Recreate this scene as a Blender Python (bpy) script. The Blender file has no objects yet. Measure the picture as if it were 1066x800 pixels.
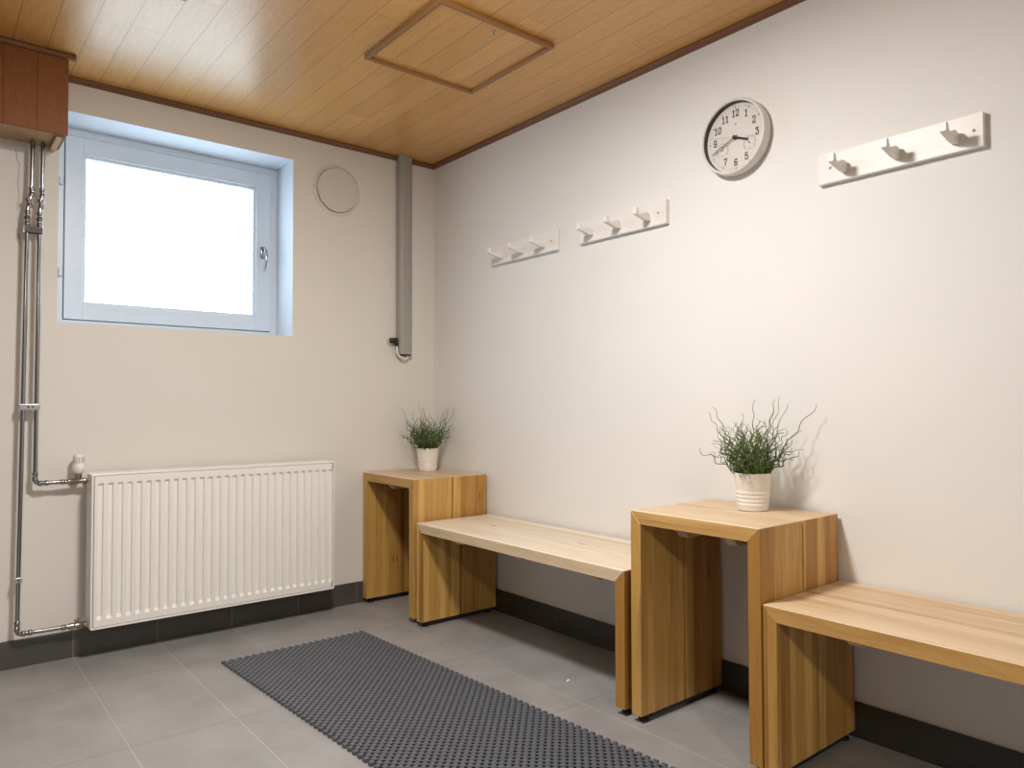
import bpy, bmesh, math, random
from mathutils import Vector, Matrix
PI = math.pi
sc = bpy.context.scene
COL = sc.collection
K = 0.05046          # the right-hand wall (and tiles, planks laid along it) runs 2.9 degrees off square

def T(v):
    """room coordinates (distance along the wall directions) -> world"""
    return Vector((v[0] + K * v[1], v[1], v[2]))

# ------------------------------------------------------------------ materials
def new_mat(name):
    m = bpy.data.materials.new(name); m.use_nodes = True
    nt = m.node_tree
    return m, nt, nt.nodes['Principled BSDF']

def lin(r, g, b):
    f = lambda c: (c / 255 / 12.92) if c / 255 <= .04045 else ((c / 255 + .055) / 1.055) ** 2.4
    return (f(r), f(g), f(b), 1)

def plain(name, col, rough=.5, metal=0., bump=0., bscale=80., spec=.5):
    m, nt, b = new_mat(name)
    b.inputs['Base Color'].default_value = col
    b.inputs['Roughness'].default_value = rough
    b.inputs['Metallic'].default_value = metal
    b.inputs['Specular IOR Level'].default_value = spec
    tc = nt.nodes.new('ShaderNodeTexCoord')
    n = nt.nodes.new('ShaderNodeTexNoise'); n.inputs['Scale'].default_value = bscale; n.inputs['Detail'].default_value = 4
    nt.links.new(tc.outputs['Object'], n.inputs['Vector'])
    mx = nt.nodes.new('ShaderNodeMix'); mx.data_type = 'RGBA'
    mx.inputs['A'].default_value = tuple(c * .96 for c in col[:3]) + (1,)
    mx.inputs['B'].default_value = tuple(min(1, c * 1.03) for c in col[:3]) + (1,)
    nt.links.new(n.outputs['Fac'], mx.inputs['Factor'])
    nt.links.new(mx.outputs['Result'], b.inputs['Base Color'])
    if bump:
        bp = nt.nodes.new('ShaderNodeBump'); bp.inputs['Strength'].default_value = bump; bp.inputs['Distance'].default_value = .002
        nt.links.new(n.outputs['Fac'], bp.inputs['Height']); nt.links.new(bp.outputs['Normal'], b.inputs['Normal'])
    return m

class NB:
    """tiny node helper"""
    def __init__(s, nt): s.nt = nt
    def math(s, op, a, b=None, c=None):
        n = s.nt.nodes.new('ShaderNodeMath'); n.operation = op
        for i, v in enumerate((a, b, c)):
            if v is None: continue
            if isinstance(v, (int, float)): n.inputs[i].default_value = v
            else: s.nt.links.new(v, n.inputs[i])
        return n.outputs[0]
    def mix(s, fac, a, b):
        n = s.nt.nodes.new('ShaderNodeMix'); n.data_type = 'RGBA'
        for k, v in (('Factor', fac), ('A', a), ('B', b)):
            if isinstance(v, (int, float, tuple)): n.inputs[k].default_value = v
            else: s.nt.links.new(v, n.inputs[k])
        return n.outputs['Result']
    def comb(s, x, y, z=0.):
        n = s.nt.nodes.new('ShaderNodeCombineXYZ')
        for i, v in enumerate((x, y, z)):
            if isinstance(v, (int, float)): n.inputs[i].default_value = v
            else: s.nt.links.new(v, n.inputs[i])
        return n.outputs[0]
    def noise(s, vec, scale=1., detail=4., rough=.5):
        n = s.nt.nodes.new('ShaderNodeTexNoise'); n.inputs['Scale'].default_value = scale
        n.inputs['Detail'].default_value = detail; n.inputs['Roughness'].default_value = rough
        s.nt.links.new(vec, n.inputs['Vector']); return n.outputs['Fac']
    def white(s, v, dims='1D'):
        n = s.nt.nodes.new('ShaderNodeTexWhiteNoise'); n.noise_dimensions = dims
        s.nt.links.new(v, n.inputs['W' if dims == '1D' else 'Vector']); return n.outputs['Value']
    def ramp(s, v, a, b):
        n = s.nt.nodes.new('ShaderNodeMapRange'); n.inputs['From Min'].default_value = a; n.inputs['From Max'].default_value = b
        s.nt.links.new(v, n.inputs['Value']); return n.outputs['Result']
    def room(s):
        g = s.nt.nodes.new('ShaderNodeNewGeometry'); sp = s.nt.nodes.new('ShaderNodeSeparateXYZ')
        s.nt.links.new(g.outputs['Position'], sp.inputs[0])
        return s.math('SUBTRACT', sp.outputs['X'], s.math('MULTIPLY', sp.outputs['Y'], K)), sp.outputs['Y'], sp.outputs['Z']
    def uv(s):
        t = s.nt.nodes.new('ShaderNodeTexCoord'); sp = s.nt.nodes.new('ShaderNodeSeparateXYZ')
        s.nt.links.new(t.outputs['UV'], sp.inputs[0]); return sp.outputs['X'], sp.outputs['Y']
    def bump(s, h, bsdf, strength=.2, dist=.001):
        bp = s.nt.nodes.new('ShaderNodeBump'); bp.inputs['Strength'].default_value = strength; bp.inputs['Distance'].default_value = dist
        s.nt.links.new(h, bp.inputs['Height']); s.nt.links.new(bp.outputs['Normal'], bsdf.inputs['Normal'])

def wall_mat(name, col):
    m, nt, b = new_mat(name); N = NB(nt)
    x, y, z = N.room(); v = N.comb(x, y, z)
    n1 = N.noise(v, 3., 3.); n2 = N.noise(v, 160., 3.)
    nt.links.new(N.mix(n1, tuple(c * .975 for c in col[:3]) + (1,), tuple(c * 1.02 for c in col[:3]) + (1,)), b.inputs['Base Color'])
    b.inputs['Roughness'].default_value = .62; b.inputs['Specular IOR Level'].default_value = .35
    N.bump(n2, b, .18, .0012)
    return m

def stave_wood(name, cA, cB, cDark, stave=.043, rough=.42):
    """glued lamella wood: UV.x along the grain, UV.y across (metres)"""
    m, nt, b = new_mat(name); N = NB(nt)
    u, v = N.uv()
    wob = N.math('MULTIPLY', N.math('SINE', N.math('MULTIPLY', N.math('FLOOR', N.math('DIVIDE', v, stave * 2.3)), 2.1)), stave * .3)
    vi = N.math('ADD', v, wob)
    idx = N.math('FLOOR', N.math('DIVIDE', vi, stave))
    r1 = N.white(idx)
    r2 = N.white(N.math('ADD', idx, 57.3))
    off = N.math('MULTIPLY', r2, 9.)
    warp = N.noise(N.comb(N.math('ADD', N.math('MULTIPLY', u, 3.), off), N.math('MULTIPLY', v, 14.)), 1., 3.)
    g = N.noise(N.comb(N.math('ADD', N.math('MULTIPLY', u, 2.2), off), N.math('ADD', N.math('MULTIPLY', v, 55.), N.math('MULTIPLY', warp, 3.2)), off), 1., 6., .6)
    fine = N.noise(N.comb(N.math('MULTIPLY', u, 14.), N.math('MULTIPLY', v, 520.)), 1., 3.)
    c = N.mix(N.math('POWER', r1, 1.2), cA, cB)
    c = N.mix(N.math('MULTIPLY', N.ramp(g, .46, .72), .55), c, cDark)
    heart = N.math('MULTIPLY', N.math('GREATER_THAN', r2, .80), N.ramp(N.noise(N.comb(N.math('ADD', N.math('MULTIPLY', u, 1.1), off), N.math('MULTIPLY', v, 30.)), 1., 3.), .42, .6))
    c = N.mix(N.math('MULTIPLY', heart, .55), c, cDark)
    c = N.mix(N.math('MULTIPLY', N.ramp(fine, .5, .9), .22), c, cDark)
    # a knot here and there
    vo = nt.nodes.new('ShaderNodeTexVoronoi'); vo.inputs['Scale'].default_value = 1.
    nt.links.new(N.comb(N.math('ADD', N.math('MULTIPLY', u, 4.2), off), N.math('MULTIPLY', vi, 1 / stave), off), vo.inputs['Vector'])
    kn = N.math('MULTIPLY', N.math('LESS_THAN', vo.outputs['Distance'], .10), N.math('GREATER_THAN', r2, .62))
    halo = N.math('MULTIPLY', N.ramp(vo.outputs['Distance'], .28, .06), N.math('GREATER_THAN', r2, .62))
    c = N.mix(N.math('MULTIPLY', halo, .35), c, cDark)
    c = N.mix(N.math('MULTIPLY', kn, .75), c, tuple(q * .28 for q in cDark[:3]) + (1,))
    # hairline joint between lamellae
    fr = N.math('FRACT', N.math('DIVIDE', vi, stave))
    seam = N.math('LESS_THAN', fr, .022)
    c = N.mix(N.math('MULTIPLY', seam, .4), c, cDark)
    nt.links.new(c, b.inputs['Base Color'])
    b.inputs['Roughness'].default_value = rough
    N.bump(g, b, .08, .001)
    return m

def plank_mat(name, cA, cB, cDark, axis, pitch, phase, rough=.3, groove=.0028, joints=True, spec=.5):
    """veneered plank cladding; planks run along y (axis 'x' = seams at constant room x)"""
    m, nt, b = new_mat(name); N = NB(nt)
    x, y, z = N.room()
    a, l = (x, y) if axis == 'x' else (x, z)
    t = N.math('DIVIDE', N.math('SUBTRACT', a, phase), pitch)
    idx = N.math('FLOOR', t); fr = N.math('FRACT', t)
    r = N.white(idx); r2 = N.white(N.math('ADD', idx, 31.7))
    off = N.math('MULTIPLY', r2, 13.)
    board = N.math('FLOOR', N.math('DIVIDE', N.math('ADD', l, off), 2.05))
    rb = N.white(N.math('ADD', N.math('MULTIPLY', board, 7.13), N.math('MULTIPLY', idx, 3.7)))
    g = N.noise(N.comb(N.math('MULTIPLY', a, 130.), N.math('ADD', N.math('MULTIPLY', l, 5.), off), off), 1., 5., .6)
    f = N.noise(N.comb(N.math('MULTIPLY', a, 420.), N.math('MULTIPLY', l, 26.), off), 1., 3., .6)
    c = N.mix(rb, cA, cB)
    c = N.mix(N.math('MULTIPLY', N.ramp(g, .42, .75), .38), c, cDark)
    c = N.mix(N.math('MULTIPLY', N.ramp(f, .48, .7), .5), c, cDark)
    seam = N.math('LESS_THAN', N.math('ABSOLUTE', N.math('SUBTRACT', fr, 0.)), groove / pitch)
    if joints:
        jf = N.math('FRACT', N.math('DIVIDE', N.math('ADD', l, off), 2.05))
        seam = N.math('MAXIMUM', seam, N.math('MULTIPLY', N.math('LESS_THAN', jf, .0012), 1.))
    c = N.mix(N.math('MULTIPLY', seam, .6), c, tuple(q * .3 for q in cDark[:3]) + (1,))
    nt.links.new(c, b.inputs['Base Color'])
    b.inputs['Roughness'].default_value = rough; b.inputs['Specular IOR Level'].default_value = spec
    if spec > .6:
        b.inputs['Specular Tint'].default_value = (1., .78, .46, 1); b.inputs['Coat Weight'].default_value = .3; b.inputs['Coat Roughness'].default_value = .3; b.inputs['Coat IOR'].default_value = 1.6
    h = N.math('SUBTRACT', N.math('MULTIPLY', f, .35), seam)
    N.bump(h, b, .5, .0012)
    return m

def tile_mat(name, base, px, ox, py, oy, gx, gy, axis='floor'):
    m, nt, b = new_mat(name); N = NB(nt)
    x, y, z = N.room()
    a, c2 = {'floor': (x, y), 'bx': (x, z), 'by': (y, z)}[axis]
    tx = N.math('DIVIDE', N.math('SUBTRACT', a, ox), px)
    fx = N.math('FRACT', N.math('ADD', tx, .5)); dx = N.math('MULTIPLY', N.math('ABSOLUTE', N.math('SUBTRACT', fx, .5)), px)
    v = N.comb(x, y, z)
    cloud = N.noise(v, 4.5, 5., .6); fine = N.noise(v, 90., 4., .6)
    streak = N.noise(N.comb(N.math('MULTIPLY', x, 26.), N.math('MULTIPLY', y, 2.4), N.math('MULTIPLY', z, 3.)), 1., 4.)
    if axis == 'floor':
        ty = N.math('DIVIDE', N.math('SUBTRACT', c2, oy), py)
        fy = N.math('FRACT', N.math('ADD', ty, .5)); dy = N.math('MULTIPLY', N.math('ABSOLUTE', N.math('SUBTRACT', fy, .5)), py)
        cell = N.math('ADD', N.math('FLOOR', tx), N.math('MULTIPLY', N.math('FLOOR', ty), 17.3))
    else:
        cell = N.math('FLOOR', tx)
    rnd = N.white(cell)
    lo = tuple(q * .80 for q in base[:3]) + (1,); hi = tuple(q * 1.2 for q in base[:3]) + (1,)
    c = N.mix(N.ramp(cloud, .3, .7), lo, hi)
    c = N.mix(N.math('MULTIPLY', N.ramp(fine, .35, .7), .35), c, lo)
    c = N.mix(N.math('MULTIPLY', N.ramp(streak, .5, .75), .2), c, hi)
    c = N.mix(N.math('MULTIPLY', rnd, .25), c, lo)
    sx = N.math('LESS_THAN', dx, .0014)
    c = N.mix(sx, c, gx)
    h = sx
    if axis == 'floor':
        sy = N.math('LESS_THAN', dy, .0014)
        c = N.mix(N.math('MULTIPLY', sy, N.math('SUBTRACT', 1., sx)), c, gy); h = N.math('MAXIMUM', sx, sy)
    nt.links.new(c, b.inputs['Base Color'])
    rr = N.math('ADD', N.math('MULTIPLY', cloud, .12), .36)
    nt.links.new(rr, b.inputs['Roughness'])
    b.inputs['Specular IOR Level'].default_value = .75
    N.bump(N.math('SUBTRACT', N.math('MULTIPLY', fine, .25), h), b, .2, .0008)
    return m

M = {}
M['wall'] = wall_mat('warm_white_wall_paint', (.785, .772, .748, 1))
M['wall_b'] = wall_mat('backlit_shaded_wall_paint', (.74, .705, .65, 1))  # same paint as the right wall, backlit shade mixed into the colour
M['wall_far'] = wall_mat('unseen_wall_darkened_for_bounce', (.16, .158, .155, 1))  # unseen walls, colour darkened to cut bounced light
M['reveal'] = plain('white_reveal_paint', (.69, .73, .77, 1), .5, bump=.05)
M['ceil'] = plank_mat('oak_veneer_ceiling_planks', (.62, .315, .083, 1), (.72, .385, .115, 1), (.34, .145, .034, 1), 'x', .1025, -1.216, .29, spec=1.)
M['soffit'] = plank_mat('dark_oak_veneer_boxing', (.22, .076, .019, 1), (.255, .09, .023, 1), (.14, .044, .011, 1), 'v', .1025, -1.856, .45, joints=False, spec=.2)
M['soffit_under'] = plank_mat('boxing_underside_veneer', (.40, .24, .11, 1), (.44, .27, .13, 1), (.24, .12, .045, 1), 'x', .6, -1.6, .4, joints=False)
M['trim'] = plain('dark_stained_trim', (.17, .066, .022, 1), .4, bump=.1, bscale=60)
M['hatchtrim'] = plain('hatch_trim_wood', (.29, .135, .042, 1), .4, bump=.1, bscale=60)
M['batten'] = plain('pale_batten_wood', (.50, .34, .18, 1), .5, bump=.1, bscale=60)
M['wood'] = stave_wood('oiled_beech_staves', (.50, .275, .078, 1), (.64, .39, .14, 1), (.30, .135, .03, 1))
M['woodtop'] = stave_wood('pale_beech_staves', (.60, .44, .27, 1), (.70, .55, .38, 1), (.44, .27, .12, 1))
M['woodpale'] = stave_wood('window_lit_beech_staves', (.70, .60, .475, 1), (.82, .74, .63, 1), (.52, .37, .22, 1))  # colour paled to stand in for window light on the bench top
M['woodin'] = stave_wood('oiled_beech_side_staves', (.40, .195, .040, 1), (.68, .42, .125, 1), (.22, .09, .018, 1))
M['tile'] = tile_mat('grey_floor_tiles', (.31, .304, .302, 1), .307, -.153, .612, -.385, (.46, .43, .39, 1), (.17, .145, .12, 1))
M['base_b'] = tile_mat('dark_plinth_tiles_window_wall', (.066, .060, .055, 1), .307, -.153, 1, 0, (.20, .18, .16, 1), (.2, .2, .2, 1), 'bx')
M['base_r'] = tile_mat('shaded_plinth_tiles_long_wall', (.036, .032, .029, 1), .612, -.385, 1, 0, (.075, .07, .065, 1), (.2, .2, .2, 1), 'by')  # tile colour darkened for the shade under benches and stools
M['rubber'] = plain('dark_grey_rubber', (.096, .102, .122, 1), .42, bump=.1, bscale=300)
M['rubberhole'] = plain('rubber_hole_shade', (.016, .016, .017, 1), .6)  # near-black colour paints the shade inside the mat holes
M['black'] = plain('black_plastic', (.012, .012, .013, 1), .45)
M['ink'] = plain('black_print', (.015, .015, .016, 1), .6)
M['greyink'] = plain('grey_print', (.28, .26, .24, 1), .6)
M['winwood'] = plain('white_window_wood_hazed_blue', (.65, .715, .79, 1), .38, bump=.08, bscale=40)  # blue cast of the window haze is mixed into the white
M['seal'] = plain('grey_window_seal', (.24, .24, .22, 1), .6)
M['rad'] = plain('cream_white_enamel', (.86, .84, .795, 1), .28, spec=.5)
M['radin'] = plain('radiator_inside_grey', (.30, .28, .25, 1), .5)
M['chrome'] = plain('chromed_pipe', (.34, .335, .34, 1), .16, 1.)
M['brass'] = plain('nickel_plated_brass', (.42, .36, .28, 1), .28, 1.)
M['steel'] = plain('galvanised_steel', (.55, .56, .58, 1), .35, 1.)
M['darkclamp'] = plain('dark_brown_clamp', (.06, .045, .04, 1), .5)
M['white'] = plain('white_plastic', (.80, .79, .76, 1), .35)
M['rack'] = plain('white_lacquered_wood', (.80, .775, .745, 1), .4, bump=.03, bscale=30)
M['pot'] = plain('cream_ceramic_glaze', (.80, .755, .69, 1), .35)
M['soil'] = plain('dark_potting_soil', (.03, .022, .016, 1), .9, bump=.5, bscale=120)
M['duct'] = plain('grey_plastic_trunking', (.36, .345, .315, 1), .42)
M['vent'] = plain('painted_vent_cover', (.66, .615, .555, 1), .55, bump=.05, bscale=30)
M['plaster'] = plain('rough_plaster_rim', (.70, .65, .58, 1), .8, bump=.6, bscale=120)
M['crack'] = plain('plaster_crack', (.30, .25, .20, 1), .9)
M['clockrim'] = plain('brushed_clock_rim', (.72, .70, .67, 1), .35)
M['clockface'] = plain('clock_paper', (.77, .735, .69, 1), .6)
M['paper'] = plain('white_paper', (.8, .8, .78, 1), .7)

def leaf_mat():
    m, nt, b = new_mat('curly_rush_green'); N = NB(nt)
    x, y, z = N.room()
    n = N.noise(N.comb(x, y, z), 45., 2.)
    c = N.mix(N.ramp(n, .3, .7), (.014, .038, .016, 1), (.13, .20, .035, 1))
    nt.links.new(c, b.inputs['Base Color']); b.inputs['Roughness'].default_value = .5
    return m
M['leaf'] = leaf_mat()

def pane_mat():
    """obscured glass lit by the daylight behind it"""
    m, nt, b = new_mat('daylit_obscured_glass'); N = NB(nt)
    g = nt.nodes.new('ShaderNodeTexCoord')
    vo = nt.nodes.new('ShaderNodeTexVoronoi'); vo.inputs['Scale'].default_value = 62.; vo.inputs['Randomness'].default_value = .9
    nt.links.new(g.outputs['Object'], vo.inputs['Vector'])
    n = N.noise(g.outputs['Object'], 190., 2.)
    d = N.math('MULTIPLY', N.ramp(vo.outputs['Distance'], .36, .60), N.ramp(n, .25, .5))
    c = N.mix(d, (.62, .81, 1., 1), (.085, .112, .13, 1))
    nt.links.new(c, b.inputs['Emission Color']); b.inputs['Emission Strength'].default_value = PANE
    b.inputs['Base Color'].default_value = (.25, .27, .28, 1); b.inputs['Roughness'].default_value = .35
    N.bump(vo.outputs['Distance'], b, .3, .002)
    return m
PANE = 6.8
M['pane'] = pane_mat()

def lens_mat():
    m, nt, b = new_mat('clear_clock_lens')
    tr = nt.nodes.new('ShaderNodeBsdfTransparent'); gl = nt.nodes.new('ShaderNodeBsdfGlossy'); gl.inputs['Roughness'].default_value = .05
    fr = nt.nodes.new('ShaderNodeFresnel'); fr.inputs['IOR'].default_value = 1.3
    mx = nt.nodes.new('ShaderNodeMixShader')
    nt.links.new(fr.outputs[0], mx.inputs[0]); nt.links.new(tr.outputs[0], mx.inputs[1]); nt.links.new(gl.outputs[0], mx.inputs[2])
    nt.links.new(mx.outputs[0], nt.nodes['Material Output'].inputs['Surface'])
    return m
M['lens'] = lens_mat()

# ------------------------------------------------------------------ mesh helpers
def finish(bm, name, mat, parent=None, shear=True, smooth=False, uv=None, origin=None, wnorm=True):
    """bm verts are in room coordinates; links ONE mesh object"""
    if uv:
        ga, ca, oa, du, dv = uv
        L = bm.loops.layers.uv.new('UVMap')
        for f in bm.faces:
            for lp in f.loops:
                c = lp.vert.co
                lp[L].uv = (c[ga] + du, c[ca] + .73 * c[oa] + dv)
    if shear:
        for v in bm.verts: v.co = T(v.co)
    if wnorm: bmesh.ops.recalc_face_normals(bm, faces=bm.faces)
    if parent is not None:
        P = world_loc(parent); o0 = Vector(origin) if origin is not None else P
    else:
        P = Vector((0, 0, 0))
        if origin is not None: o0 = Vector(origin)
        elif bm.verts:
            xs = [v.co for v in bm.verts]
            o0 = Vector(((min(c.x for c in xs) + max(c.x for c in xs)) / 2, (min(c.y for c in xs) + max(c.y for c in xs)) / 2, min(c.z for c in xs)))
        else: o0 = P
    for v in bm.verts: v.co -= o0
    me = bpy.data.meshes.new(name); bm.to_mesh(me); bm.free()
    if smooth:
        for p in me.polygons: p.use_smooth = True
    ob = bpy.data.objects.new(name, me); COL.objects.link(ob)
    if parent is not None: ob.parent = parent
    ob.location = o0 - P
    me.materials.append(mat)
    return ob

def world_loc(o):
    l = Vector(o.location)
    while o.parent: o = o.parent; l += Vector(o.location)
    return l

def auto_smooth(ob, ang=35):
    for p in ob.data.polygons: p.use_smooth = True
    ob.data.set_sharp_from_angle(angle=math.radians(ang))
    return ob

def thing(name, label, cat, loc, group=None):
    o = bpy.data.objects.new(name, None); COL.objects.link(o)
    o.location = T(loc); o.empty_display_size = .05
    o['label'] = label; o['category'] = cat
    if group: o['group'] = group
    return o

def tag(o, label, cat, group=None):
    o['label'] = label; o['category'] = cat
    if group: o['group'] = group
    return o

def struct(o):
    o['kind'] = 'structure'; return o

def add_box(bm, x0, x1, y0, y1, z0, z1):
    vs = [bm.verts.new((x, y, z)) for z in (z0, z1) for y in (y0, y1) for x in (x0, x1)]
    for f in ((0, 1, 3, 2), (4, 6, 7, 5), (0, 4, 5, 1), (2, 3, 7, 6), (0, 2, 6, 4), (1, 5, 7, 3)):
        bm.faces.new([vs[i] for i in f])
    return vs

def box_bm(*a, bevel=0., seg=1):
    bm = bmesh.new(); add_box(bm, *a)
    bmesh.ops.recalc_face_normals(bm, faces=bm.faces)
    if bevel: bmesh.ops.bevel(bm, geom=bm.edges[:], offset=bevel, segments=seg, affect='EDGES', profile=.5)
    return bm

def prism_bm(poly, axis, a, b, bevel=0., seg=1):
    """poly: 2-D points in the two axes other than `axis` (in x,y,z order), extruded a..b"""
    bm = bmesh.new()
    def P(p, t):
        q = list(p); q.insert(axis, t); return q
    A = [bm.verts.new(P(p, a)) for p in poly]; B = [bm.verts.new(P(p, b)) for p in poly]
    bm.faces.new(A); bm.faces.new(B[::-1])
    n = len(poly)
    for i in range(n):
        bm.faces.new((A[i], A[(i + 1) % n], B[(i + 1) % n], B[i]))
    bmesh.ops.recalc_face_normals(bm, faces=bm.faces)
    if bevel: bmesh.ops.bevel(bm, geom=bm.edges[:], offset=bevel, segments=seg, affect='EDGES', profile=.5)
    return bm

def add_tube(bm, pts, r, sides=10, caps=True, taper=None):
    pts = [Vector(p) for p in pts]; n = len(pts)
    rings = []; up = None
    for i, p in enumerate(pts):
        d = (pts[min(i + 1, n - 1)] - pts[max(i - 1, 0)]).normalized()
        if up is None:
            up = d.orthogonal().normalized()
        else:
            up = (up - d * up.dot(d)); up = up.normalized() if up.length > 1e-6 else d.orthogonal().normalized()
        w = d.cross(up)
        rr = r if taper is None else r * (1 + (taper - 1) * i / (n - 1))
        rings.append([bm.verts.new(p + (up * math.cos(2 * PI * k / sides) + w * math.sin(2 * PI * k / sides)) * rr) for k in range(sides)])
    for i in range(n - 1):
        for k in range(sides):
            bm.faces.new((rings[i][k], rings[i][(k + 1) % sides], rings[i + 1][(k + 1) % sides], rings[i + 1][k]))
    if caps:
        bm.faces.new(rings[0][::-1]); bm.faces.new(rings[-1])

def fillet(pts, r=.02, n=6):
    pts = [Vector(p) for p in pts]; out = [pts[0]]
    for i in range(1, len(pts) - 1):
        a, b, c = pts[i - 1], pts[i], pts[i + 1]
        u = (a - b); v = (c - b); rr = min(r, u.length * .45, v.length * .45)
        p0 = b + u.normalized() * rr; p2 = b + v.normalized() * rr
        for k in range(n + 1):
            t = k / n; out.append(p0 * (1 - t) ** 2 + b * 2 * t * (1 - t) + p2 * t * t)
    out.append(pts[-1]); return out

def add_lathe(bm, prof, center, axis=(0, 0, 1), seg=48, cap0=True, cap1=True):
    """prof: (radius, height) pairs along axis from center"""
    ax = Vector(axis).normalized(); u = ax.orthogonal().normalized()
    if abs(ax.z) > .9: u = Vector((1, 0, 0))
    w = ax.cross(u); c = Vector(center); rings = []
    for r, h in prof:
        rings.append([bm.verts.new(c + ax * h + (u * math.cos(2 * PI * k / seg) + w * math.sin(2 * PI * k / seg)) * r) for k in range(seg)])
    for i in range(len(prof) - 1):
        for k in range(seg):
            bm.faces.new((rings[i][k], rings[i][(k + 1) % seg], rings[i + 1][(k + 1) % seg], rings[i + 1][k]))
    if cap0: bm.faces.new(rings[0][::-1])
    if cap1: bm.faces.new(rings[-1])

# ------------------------------------------------------------------ the room
H = 2.251
XL, YF = -3.45, -7.0
# floor / ceiling
bm = box_bm(XL, .25, YF, .3, -.12, 0); struct(finish(bm, 'floor', M['tile']))
bm = box_bm(XL, .25, YF, .3, H, H + .12); struct(finish(bm, 'ceiling', M['ceil']))
# back wall with the window opening
WL, WR, WB, WT = -1.757, -.798, 1.289, 2.118
bm = bmesh.new()
xs = [XL - .1, WL, WR, .1]; zs = [0, WB, WT, H]
D_ = .26
g0 = {}; g1 = {}
for i, x in enumerate(xs):
    for j, z in enumerate(zs):
        g0[i, j] = bm.verts.new((x, 0, z)); g1[i, j] = bm.verts.new((x, D_, z))
for i in range(3):
    for j in range(3):
        if (i, j) == (1, 1): continue
        bm.faces.new((g0[i, j], g0[i + 1, j], g0[i + 1, j + 1], g0[i, j + 1]))
        bm.faces.new((g1[i, j], g1[i, j + 1], g1[i + 1, j + 1], g1[i + 1, j]))
for a, b in (((0, 0), (3, 0)), ((3, 0), (3, 3)), ((3, 3), (0, 3)), ((0, 3), (0, 0))):
    seq = []
    n = 3
    for t in range(n + 1):
        seq.append((a[0] + (b[0] - a[0]) * t // n, a[1] + (b[1] - a[1]) * t // n))
    for p, q in zip(seq[:-1], seq[1:]): bm.faces.new((g0[p], g0[q], g1[q], g1[p]))
rev = []
for p, q in (((1, 1), (2, 1)), ((2, 1), (2, 2)), ((2, 2), (1, 2)), ((1, 2), (1, 1))):
    rev.append(bm.faces.new((g0[p], g1[p], g1[q], g0[q])))
for f in rev: f.material_index = 1
wb = finish(bm, 'wall_back', M['wall_b']); wb.data.materials.append(M['reveal']); struct(wb)
bm = box_bm(0, .2, YF, .0, 0, H); struct(finish(bm, 'wall_right', M['wall']))
bm = box_bm(XL - .2, XL, YF, .0, 0, H); struct(finish(bm, 'wall_left', M['wall_far']))
bm = box_bm(XL, 0, YF - .2, YF, 0, H); struct(finish(bm, 'wall_front', M['wall_far']))
# tiled plinth
ZB = .102; BT = .009
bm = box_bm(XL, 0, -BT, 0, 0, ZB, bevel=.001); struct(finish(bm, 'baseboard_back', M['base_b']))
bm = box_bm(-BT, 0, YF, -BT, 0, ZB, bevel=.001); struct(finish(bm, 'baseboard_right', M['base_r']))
# ceiling mouldings
def mould(name, axis, a, b, sign=-1):
    q = [(0, H), (0, H - .021), (-.006, H - .021), (-.014, H - .014), (-.02, H - .006), (-.02, H)]
    if axis == 0: bm = prism_bm([(y, z) for y, z in q], 0, a, b)
    else: bm = prism_bm([(x, z) for x, z in q], 1, a, b)
    return struct(finish(bm, name, M['trim']))
mould('trim_1', 0, -1.757, 0)
mould('trim_2', 1, YF, -.02)
# hairline cracks and flaking in the plaster left of the pipes
bm = bmesh.new(); rnd = random.Random(4)
def crack(p0, p1, n, amp, r):
    pts = []
    for i in range(n + 1):
        t = i / n
        pts.append((p0[0] + (p1[0] - p0[0]) * t + rnd.uniform(-amp, amp), -.0003, p0[1] + (p1[1] - p0[1]) * t))
    add_tube(bm, pts, r, 4)
crack((-1.897, 1.93), (-1.887, 1.87), 6, .005, .0011)
crack((-1.887, 1.87), (-1.890, 1.70), 14, .003, .001)
crack((-1.890, 1.66), (-1.886, 1.58), 7, .004, .0012)
crack((-1.889, 1.63), (-1.879, 1.57), 5, .003, .001)
cr = finish(bm, 'plaster_crack', M['crack'], parent=wb)

# ------------------------------------------------------------------ window
win = bpy.data.objects.new('window_1', None); COL.objects.link(win); win.location = T((-1.2775, .2, WB)); struct(win)
YS = .19
SL, SR, SB, ST = -1.709, -.835, 1.324, 2.083
GL, GR, GB, GT = -1.643, -.906, 1.388, 2.012
def ring(name, o, i, y0, y1, mat, parent, bevel=.0015):
    bm = bmesh.new()
    (l, r, b, t), (l2, r2, b2, t2) = o, i
    for q in ((l, l2, b, t), (r2, r, b, t), (l2, r2, b, b2), (l2, r2, t2, t)):
        b1 = box_bm(q[0], q[1], y0, y1, q[2], q[3], bevel=bevel)
        me = bpy.data.meshes.new('tmp'); b1.to_mesh(me); b1.free(); bm.from_mesh(me); bpy.data.meshes.remove(me)
    return finish(bm, name, mat, parent)
ring('window_frame', (WL, WR, WB, WT), (SL - .003, SR + .003, SB - .003, ST + .003), .200, .258, M['winwood'], win)
ring('frame_seal', (WL + .012, WR - .012, WB + .012, WT - .012), (SL + .01, SR - .01, SB + .01, ST - .01), .212, .22, M['seal'], win, 0)
sash = ring('window_sash', (SL, SR, SB, ST), (GL, GR, GB, GT), .190, .232, M['winwood'], win)
ring('glazing_bead', (GL, GR, GB, GT), (GL + .012, GR - .012, GB + .012, GT - .012), .2, .212, M['winwood'], sash)
bm = box_bm(GL, GR, .211, .217, GB, GT); finish(bm, 'window_pane', M['pane'], win)
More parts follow.
